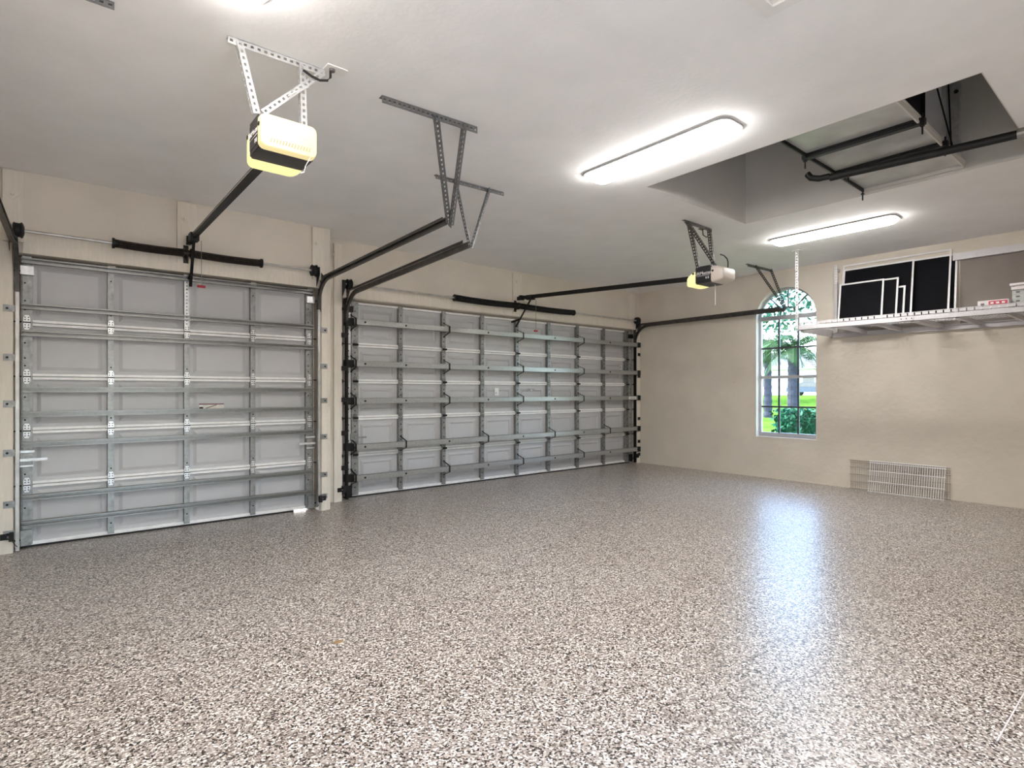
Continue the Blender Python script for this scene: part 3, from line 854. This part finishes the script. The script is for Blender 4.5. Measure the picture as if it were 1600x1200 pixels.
# ------------------------------------------------------------------ attic lift in the shaft
PX0, PX1, PY0, PY1 = -1.935, -.255, -5.455, -4.705; PZ = H+.02
L = root('attic_lift_platform', ((PX0+PX1)/2, (PY0+PY1)/2, PZ), 'steel lift platform with black beams inside the ceiling shaft', 'lift platform')
xb1, xb2 = -1.445, -.885
for a, b in ((PX0, xb1-.02), (xb1+.02, xb2-.02), (xb2+.02, PX1)):
    box(a, b, PY0+.01, PY1-.01, PZ+.03, PZ+.036).build('sheet_panel', 'sheet', L)
for xb in (xb1, xb2):
    box(xb-.022, xb+.022, PY0-.03, PY1+.03, PZ-.008, PZ+.034).build('cross_beam', 'black', L)
    box(xb-.034, xb-.022, PY0-.01, PY1+.01, PZ+.016, PZ+.030).build('beam_flange', 'black', L)
for a in ((PX0, PX1, PY1-.012, PY1), (PX0, PX1, PY0, PY0+.012)):
    box(*a, PZ+.0, PZ+.04).build('edge_angle', 'black' if a[3] == PY1 else 'shaft', L)
box(PX1-.012, PX1, PY0, PY1, PZ+.0, PZ+.06).build('edge_angle', 'shaft', L)
for x, y in ((xb1, PY1+.012), (xb1, PY0-.012), (xb2, PY1-.10), (xb2, PY0-.012), (PX1-.01, PY1)):
    MB().tube([(x, y, PZ+.07), (x, y, PZ-.075)], .006, 6).lathe([(-.012, .014), (0, .014)], (x, y, PZ-.010), 'z', 6).build('threaded_rod', 'black', L)
# platform side rails above the sheet
box(PX0, PX1, PY0-.004, PY0, PZ+.04, PZ+.055).build('side_curb', 'shaft', L)
# black tube running under the platform and out past the shaft
T = root('black_steel_tube', (-1.02, -5.4, 3.085), 'long black tube slung below the lift platform', 'tube')
MB().tube([(-1.075, -4.735, 3.092), (-1.015, -5.30, 3.086), (-.955, -5.885, 3.080), (-.90, -6.42, 3.075)], .030, 12).build('tube', 'black', T, smooth=True)
MB().tube([(-1.085, -4.735, 3.10), (-1.10, -4.66, 3.10), (-1.11, -4.60, 3.12), (-1.115, -4.57, 3.16)], .026, 10).build('hooked_end', 'black', T, smooth=True)
MB().lathe([(-.02, .038), (.02, .038)], (-.953, -5.905, 3.080), 'y', 14).build('collar', 'strut', T)
for y, x in ((-6.2, -.922),):
    box(x-.01, x+.01, y-.012, y+.012, 3.10, H).build('hanger_strap', 'black', T)
# guide posts, cables and a motor box high in the shaft
o = box(RX1-.16, RX1, -5.325, -5.215, 3.22, 3.97).build('guide_post', 'whitemetal'); tag(o, 'wide pale guide post behind the lift platform', 'post')
o = box(RX1-.06, RX1, -5.425, -5.362, 3.19, 3.90).build('guide_channel', 'galvl'); tag(o, 'narrow grey channel on the shaft wall right of the wide post', 'channel')
MB().lathe([(-.012, .014), (0, .016)], (RX1-.06, -5.402, 3.80), 'x', 10).build('slot', 'dark', o)
for i, (p, q, lb) in enumerate((((-.42, -5.27, 4.0), (-.42, -5.43, 3.20), 'slanted black lift cable between the posts'), ((-.40, -5.37, 4.0), (-.40, -5.40, 3.20), 'upright black lift cable before the narrow channel'))):
    o = MB().tube([p, q], .006, 6).build('lift_cable', 'black'); tag(o, lb, 'cable')
o = MB().box(-.62, -.22, -5.48, -5.20, 3.98, 4.06).box(-.55, -.25, -5.44, -5.25, 4.06, 4.20).build('lift_winch', 'dark'); tag(o, 'black winch housing at the top of the lift cables', 'winch')
MB().lathe([(-.12, .05), (.12, .05)], (-.42, -5.34, 3.98), 'y', 12).build('drum', 'black', o)
o = MB().box(RX1-.06, RX1, -5.20, -4.55, 3.42, 3.46).box(RX1-.045, RX1, -5.19, -5.15, 3.46, 4.3).build('wall_bracket', 'black'); tag(o, 'black bracket on the shaft wall above the platform', 'bracket')
o = box(RX1-.02, RX1, -5.20, -4.62, 3.47, 4.40).build('dark_attic_sheet', 'attic'); tag(o, 'dark sheet painted for the unlit attic beside the wide guide post', 'opening')  # solid sheet, the dark of the attic is put into its colour

# ------------------------------------------------------------------ hanging shelf on the right wall
SY0, SY1 = -6.20, -3.41
S = root('hanging_shelf', (1.9, (SY0+SY1)/2, 2.11), 'long white wire shelf hung from the ceiling on the right wall', 'shelf')
MB().box(1.400, 1.404, SY0, SY1, 2.112, 2.172).box(1.400, 1.440, SY0, SY1, 2.112, 2.116).box(1.400, 1.440, SY0, SY1, 2.168, 2.172).build('front_beam', 'shelfwhite', S)
MB().box(2.400, 2.404, SY0, SY1, 2.070, 2.135).box(2.365, 2.404, SY0, SY1, 2.070, 2.074).box(2.365, 2.404, SY0, SY1, 2.131, 2.135).build('back_beam', 'shelfwhite', S)
box(1.440, 2.365, SY1-.045, SY1, 2.085, 2.168).build('end_beam', 'shelfwhite', S)
yy = SY1-.42; k = 0
while yy > SY0+.1:
    wdt = .035 if k != 2 else .075
    MB().box(1.406, 2.398, yy-wdt, yy, 2.100, 2.103).box(1.406, 2.398, yy-wdt, yy-wdt+.003, 2.103, 2.145).box(1.406, 2.398, yy-.003, yy, 2.103, 2.145).build('cross_beam', 'shelfwhite', S)
    yy -= .40; k += 1
wr = MB()
n = int((SY1-SY0)/.034)
for i in range(n+1):
    y = SY1-.01-i*.034
    wr.tube([(1.398, y, 2.178), (2.402, y, 2.178)], .0026, 4)
for i in range(9):
    x = 1.45+i*.115
    wr.tube([(x, SY0, 2.174), (x, SY1, 2.174)], .003, 4)
wr.build('wire_deck', 'shelfwhite', S)['kind'] = 'stuff'
lt = box(-.001, .001, -.027, .027, 0, .034).mesh('lip_tab', 'shelfwhite')
for i in range(int((SY1-SY0)/.066)):
    y = SY1-.035-i*.066
    put('lip_tab', lt, S, (1.397, y, 2.174))
MB().tube([(1.396, SY0, 2.208), (1.396, SY1, 2.208)], .003, 5).build('lip_wire', 'shelfwhite', S)
pl = box(1.394, 1.399, -4.66, -4.52, 2.118, 2.165).build('splice_plate', 'shelfwhite', S)
for y in (-4.64, -4.59, -4.54): MB().lathe([(-.004, .006), (0, .007)], (1.394, y, 2.142), 'x', 6).build('bolt', 'dark', pl)
def slot_post(m, x, y, z0, z1, wd=.036):
    m.box(x-.002, x, y-wd/2, y-wd*.22, z0, z1).box(x-.002, x, y+wd*.22, y+wd/2, z0, z1)
    m.box(x, x+.03, y+wd/2-.002, y+wd/2, z0, z1)
    k = int((z1-z0)/.035); st = (z1-z0)/k
    for i in range(k+1):
        a, b = max(z0, z0+i*st-st*.27), min(z1, z0+i*st+st*.27)
        m.box(x-.002, x, y-wd*.22, y+wd*.22, a, b)
    return m
slot_post(MB(), 1.402, -3.385, 2.10, H-.001).build('hanger_post', 'shelfwhite', S)
box(1.37, 1.44, -3.43, -3.34, H-.004, H).build('ceiling_foot', 'whitemetal', S)
MB().lathe([(-.006, .010), (0, .012)], (1.400, -3.385, 2.60), 'x', 8).build('post_bolt', 'dark', S)
slot_post(MB(), 2.300, -3.515, 2.80, 3.06).build('wall_post_top', 'whitemetal', S)
box(2.302, 2.330, -3.532, -3.498, 2.135, 2.82).build('wall_post', 'shelfwhite', S)
box(2.31, 2.412, -3.53, -3.50, 2.98, 3.01).build('wall_tie', 'shelfwhite', S)

# window screens leaning on the wall, back to front
def screen(label, y0, y1, ht, xb, lean, z0=2.182, ft=.020, fabric=True):
    R = root('window_screen', (xb, (y0+y1)/2, z0), label, 'window screen')
    d = V((lean, 0, math.sqrt(max(ht*ht-lean*lean, .01)))).normalized()
    nn = V((d.z, 0, -d.x))*.010
    P = lambda y, h: V((xb, y, z0))+d*h
    for a, b in (((y0, 0), (y0, ht)), ((y1-ft, 0), (y1-ft, ht))):
        MB().hexa(P(*a), d*ht, (0, ft, 0), nn).build('side_rail', 'whitemetal', R)
    for h in (0, ht-ft):
        MB().hexa(P(y0+ft, h), d*ft, (0, y1-y0-2*ft, 0), nn).build('cross_rail', 'whitemetal', R)
    if fabric: MB().hexa(P(y0+ft, ft)+nn*.5, d*(ht-2*ft), (0, y1-y0-2*ft, 0), nn*.06).build('screen_mesh', 'mesh', R)
screen('rearmost white framed screen, its right edge just past the tallest one', -4.84, -3.60, .815, 2.300, .095)
screen('tallest empty white screen frame on the shelf', -4.785, -3.575, .885, 2.245, .145, fabric=False)
screen('second tallest dark screen ending left of the tallest frame edge', -4.415, -3.600, .815, 2.205, .135)
screen('lowest white framed screen, right edge nearest the second tallest', -4.345, -3.60, .480, 2.175, .075)
screen('middle height screen between the two low ones', -4.275, -3.60, .595, 2.145, .095)
screen('front screen, narrowest of the dark stack', -4.125, -3.60, .595, 2.115, .090)

RS = root('taupe_panel', (XR-.03, -5.55, 2.14), 'flat taupe panel under a white rail right of the screens', 'wall_panel')
rbox(MB(), 2.345, XR, -6.3, -4.80, 2.900, 2.980, .008).build('white_rail', 'shelfwhite', RS)
box(2.407, XR-.001, -6.28, -4.862, 2.14, 2.905).build('taupe_sheet', 'wall_panel', RS)  # flat taupe sheet over the darker area of wall
B = root('carton', (1.62, -5.40, 2.182), 'flat white carton with red print lying on the shelf', 'carton')
box(1.50, 1.72, -5.45, -5.20, 2.182, 2.272).build('carton_body', 'carton', B)
box(1.4985, 1.50, -5.44, -5.29, 2.215, 2.262).build('red_print', 'pink', B)
for i in range(3): box(1.4975, 1.4985, -5.33-i*.045, -5.305-i*.045, 2.232, 2.250).build('white_mark', 'white', B)
box(1.4985, 1.50, -5.255, -5.225, 2.210, 2.245).build('blue_print', 'printgrey', B)
for i in range(4):
    z = 2.182+i*.046
    o = box(1.60, 1.86, -5.90, -5.46, z, z+.044).build('flat_box', 'greybox')
    tag(o, ['lowest grey flat box in the stack at the right edge', 'second lowest grey flat box in the stack at the right edge', 'third grey flat box up in the stack at the right edge', 'topmost grey flat box in the stack at the right edge'][i], 'box')
    box(1.598, 1.60, -5.52, -5.49, z+.014, z+.030).build('print_mark', 'printgrey', o)
o = MB().box(1.58, 1.90, -5.92, -5.455, 2.366, 2.398).box(1.57, 1.91, -5.93, -5.445, 2.410, 2.432).box(1.60, 1.88, -5.9, -5.48, 2.398, 2.410).build('lidded_tray', 'carton'); tag(o, 'cream lidded tray on top of the grey boxes', 'tray')

# ------------------------------------------------------------------ wire shelves leaning at the wall foot
def wire_shelf(label, y0, y1, xb, xt, ht, n, rods, r=.0032, mt='whitemetal'):
    R = root('wire_shelf_panel', (xb, (y0+y1)/2, 0), label, 'wire shelf')
    w_ = MB().tube([(xb-xb, 0, .004), (xt-xb, 0, ht)], r, 5).mesh('wire', mt)
    for i in range(n): put('wire', w_, R, (xb, y0+(y1-y0)*(i+.5)/n, 0))
    for h in rods:
        x = xb+(xt-xb)*h/ht
        MB().tube([(x-.006, y0, max(h, .005)), (x-.006, y1, max(h, .005))], .006, 6).build('cross_rod', mt, R)
wire_shelf('rear white wire shelf flat against the wall foot', -4.775, -3.655, 2.398, 2.404, .392, 42, (.006, .10, .20, .30, .36, .388), .0030, 'rackdull')
wire_shelf('front white wire shelf leaning at the wall foot', -4.735, -3.905, 2.290, 2.372, .400, 33, (.006, .135, .27, .375, .398), .0046)

# ------------------------------------------------------------------ photo-eye sensors, latch odds and ends
def sensor(label, x, y, s_):
    R = root('safety_sensor', (x, y, 0), label, 'sensor')
    box(x-.035, x+.035, y-.006, y, .115, .165).build('bracket', 'black', R)
    MB().box(x-s_*.05, x-s_*.02, y-.045, y-.006, .105, .175).build('sensor_body', 'dark', R)
    MB().lathe([(0, .012), (.012, .010)] if s_ > 0 else [(-.012, .010), (0, .012)], (x-s_*.02, y-.025, .14), 'x', 10).build('eye', 'printgrey', R)
    MB().tube([(x-s_*.04, y-.02, .105), (x-s_*.055, y-.015, .07), (x-s_*.07, y-.004, .05)], .003, 5).build('wire', 'dark', R)
sensor('black door sensor at the foot of the far left jamb', -6.33, YS-.02, -1)
sensor('black door sensor on the post between the doors', -3.72, YS-.03, 1)
sensor('black door sensor at the left foot of the wide door', -3.36, YD-.028, -1)
sensor('black door sensor at the room corner by the right wall', 2.335, YD-.014, 1)
MBs = MB().rings([[(-4.888+.030*math.cos(a)*k, -3.773+.022*math.sin(a)*k, z) for a in [2*PI*i/10 for i in range(10)]] for k, z in ((1, .0004), (.7, .0016))])
o = MBs.build('dry_leaf', 'speck'); tag(o, 'small brown spot on the speckled floor', 'spot')
o = box(-3.30, -2.70, -6.180, -6.175, 0, .002).build('floor_strip', 'printgrey')
tag(o, 'thin pale strip on the floor at the lower right edge', 'strip')
o.data.materials[0] = M['carton']

# ------------------------------------------------------------------ outside
G = [(XR+.2, -.15), (6, -.15), (12, .0), (30, .85), (120, .9)]
m = MB()
for (xa, za), (xb, zb) in zip(G[:-1], G[1:]):
    m.quad((xa, -90, za), (xb, -90, zb), (xb, 90, zb), (xa, 90, za))
struct(m.build('ground_lawn', 'lawn', org=(0, 0, 0), fix=False))
struct(box(-14, XR+.2, .35, 14, -.25, -.03).build('ground_driveway', 'drive', org=(0, 0, 0)))

struct(box(-14, XR+.2, -22, YB-.2, -.25, -.04).build('ground_patio', 'drive', org=(0, 0, 0)))

def leaf_cloud(m, fn, n, s):
    for _ in range(n):
        c_ = V(fn()); a = V((random.gauss(0, 1), random.gauss(0, 1), random.gauss(0, 1))).normalized()
        b = a.orthogonal().normalized(); b = Matrix.Rotation(random.random()*6.28, 3, a) @ b
        q = s*random.uniform(.6, 1.3); d = a.cross(b)
        m.quad(c_-b*q, c_+d*q*.45, c_+b*q, c_-d*q*.45)
    return m
Hd = root('hedge', (6.1, -2.0, -.1), 'clipped leafy hedge below the window view', 'hedge')
def hf(): return (random.uniform(5.6, 6.6), random.uniform(-3.2, -.98), -.1+1.05*random.random()**.6)
leaf_cloud(MB(), hf, 5200, .06).build('foliage', 'leaf', Hd, fix=False)
MB().box(5.75, 6.45, -3.1, -1.05, -.12, .78).build('inner_mass', 'leaf', Hd)

def palm(label, x, y, z0, h, nf, fl, seed):
    random.seed(seed)
    R = root('palm_tree', (x, y, z0), label, 'palm')
    pr = []; k = 22
    for i in range(k+1):
        u = i/k; r = .17*(1-.28*u)*(1.06 if i % 2 else .95)
        pr.append((u*h, r))
    MB().lathe(pr, (x, y, z0), 'z', 12).build('trunk', 'trunk', R)
    for f in range(nf):
        az = 2*PI*f/nf+random.uniform(-.2, .2); up = random.uniform(-.1, 1.1)
        p = V((x, y, z0+h)); d = V((math.cos(az)*math.cos(up), math.sin(az)*math.cos(up), math.sin(up)))
        path = [p.copy()]; L_ = fl*random.uniform(.8, 1.1); ns = 12
        for i in range(ns):
            p = p+d*L_/ns; d = (d+V((0, 0, -.17))).normalized(); path.append(p.copy())
        lk = fl/2.3; fm = MB().tube(path, .012, 4)
        for i in range(1, ns+1):
            t = (path[i]-path[i-1]).normalized(); sd = t.cross(V((0, 0, 1)))
            if sd.length < .1: sd = V((math.sin(az), -math.cos(az), 0))
            sd.normalize()
            for q in (0, .5):
                b0 = path[i-1].lerp(path[i], q)
                ll = lk*.75*math.sin(PI*min(1, (i+q)/(ns+1))**.8)+.05
                for s_ in (-1, 1):
                    e = b0+(sd*s_*.8+t*.5+V((0, 0, -.45))).normalized()*ll
                    fm.quad(b0-t*.008, b0+t*.008, e.lerp(b0, .4)+t*.014, e, e.lerp(b0, .4)-t*.014)
        fm.build('frond', 'palm', R, fix=False)
palm('stout palm whose trunk stands in the window middle', 10.5, .70, -.10, 2.65, 20, 1.15, 3)
palm('leafy palm filling the left panes of the window', 17, 4.6, .2, 3.2, 24, 1.9, 9)
random.seed(5)
def tree(label, x, y, z0, h, r, n):
    R = root('tree', (x, y, z0), label, 'tree')
    MB().lathe([(0, .22), (h*.45, .15), (h*.8, .07)], (x, y, z0), 'z', 8).build('trunk', 'trunk', R)
    def fn():
        v = V((random.gauss(0, 1), random.gauss(0, 1), random.gauss(0, 1))).normalized()*random.random()**.4
        return (x+v.x*r, y+v.y*r, z0+h*.72+v.z*r*.75)
    leaf_cloud(MB(), fn, n, .20).build('crown', 'tree', R, fix=False)
tree('tall tree beyond the palms seen in the window arch', 26, 10.5, .8, 8.5, 4.2, 2600)
tree('rounded tree far right in the window arch', 33, 5.5, 1.0, 9.0, 4.0, 2400)
# neighbour's house across the street
hx, hy0, hy1, hz0, hz1 = 62, 19.5, 40, .85, 3.9
Hs = root('house', (hx, 30, hz0), 'white house across the street seen through the window', 'house')
box(hx, hx+9, hy0, hy1, hz0, hz1).build('walls', 'house', Hs)
m = MB()
e0, e1, f0, f1 = hx-.8, hx+9.8, hy0-.8, hy1+.8; xm = hx+4.5; zt = hz1+2.4
A_, B_, C_, D_, E_, F_ = (e0, f0, hz1), (e1, f0, hz1), (e1, f1, hz1), (e0, f1, hz1), (xm, f0+5, zt), (xm, f1-5, zt)
m.quad(A_, B_, E_).quad(B_, C_, F_, E_).quad(C_, D_, F_).quad(D_, A_, E_, F_).quad(D_, C_, B_, A_)
m.build('roof', 'roof', Hs)
for a in (21.0, 26.3, 33.0):
    wn = box(hx-.06, hx, a, a+1.5, hz0+.9, hz0+2.3).build('house_window', 'white', Hs)
    box(hx-.07, hx-.06, a+.1, a+1.4, hz0+1.0, hz0+2.2).build('pane', 'carglass', wn)
gd = box(hx-.08, hx, 23.4, 25.6, hz0, hz0+2.2).build('house_garage_door', 'white', Hs)
for q in range(4): box(hx-.10, hx-.08, 23.5, 25.5, hz0+.08+q*.53, hz0+.53+q*.53).build('panel', 'house', gd)
# parked car
cx, cy, cz = 55, 18.6, .87
C = root('car', (cx, cy, cz), 'dark blue car parked across the street beyond the window', 'car')
prof = [(-2.2, .35), (-2.2, .75), (-1.5, .88), (-.9, 1.38), (.6, 1.40), (1.3, .95), (2.15, .82), (2.2, .35)]
MB().prism([(cx+.9, cy+a, cz+b) for a, b in prof], (-1.7, 0, 0)).build('body', 'car', C)
MB().prism([(cx-.81, cy+a, cz+b) for a, b in ((-1.25, .92), (-.8, 1.30), (.5, 1.32), (1.05, .95))], (-.01, 0, 0)).build('side_window', 'carglass', C)
for a in (-1.35, 1.35):
    for x in (cx-.8, cx+.7): MB().lathe([(-.1, .32), (.1, .32)], (x, cy+a, cz+.32), 'x', 14).build('wheel', 'tyre', C)
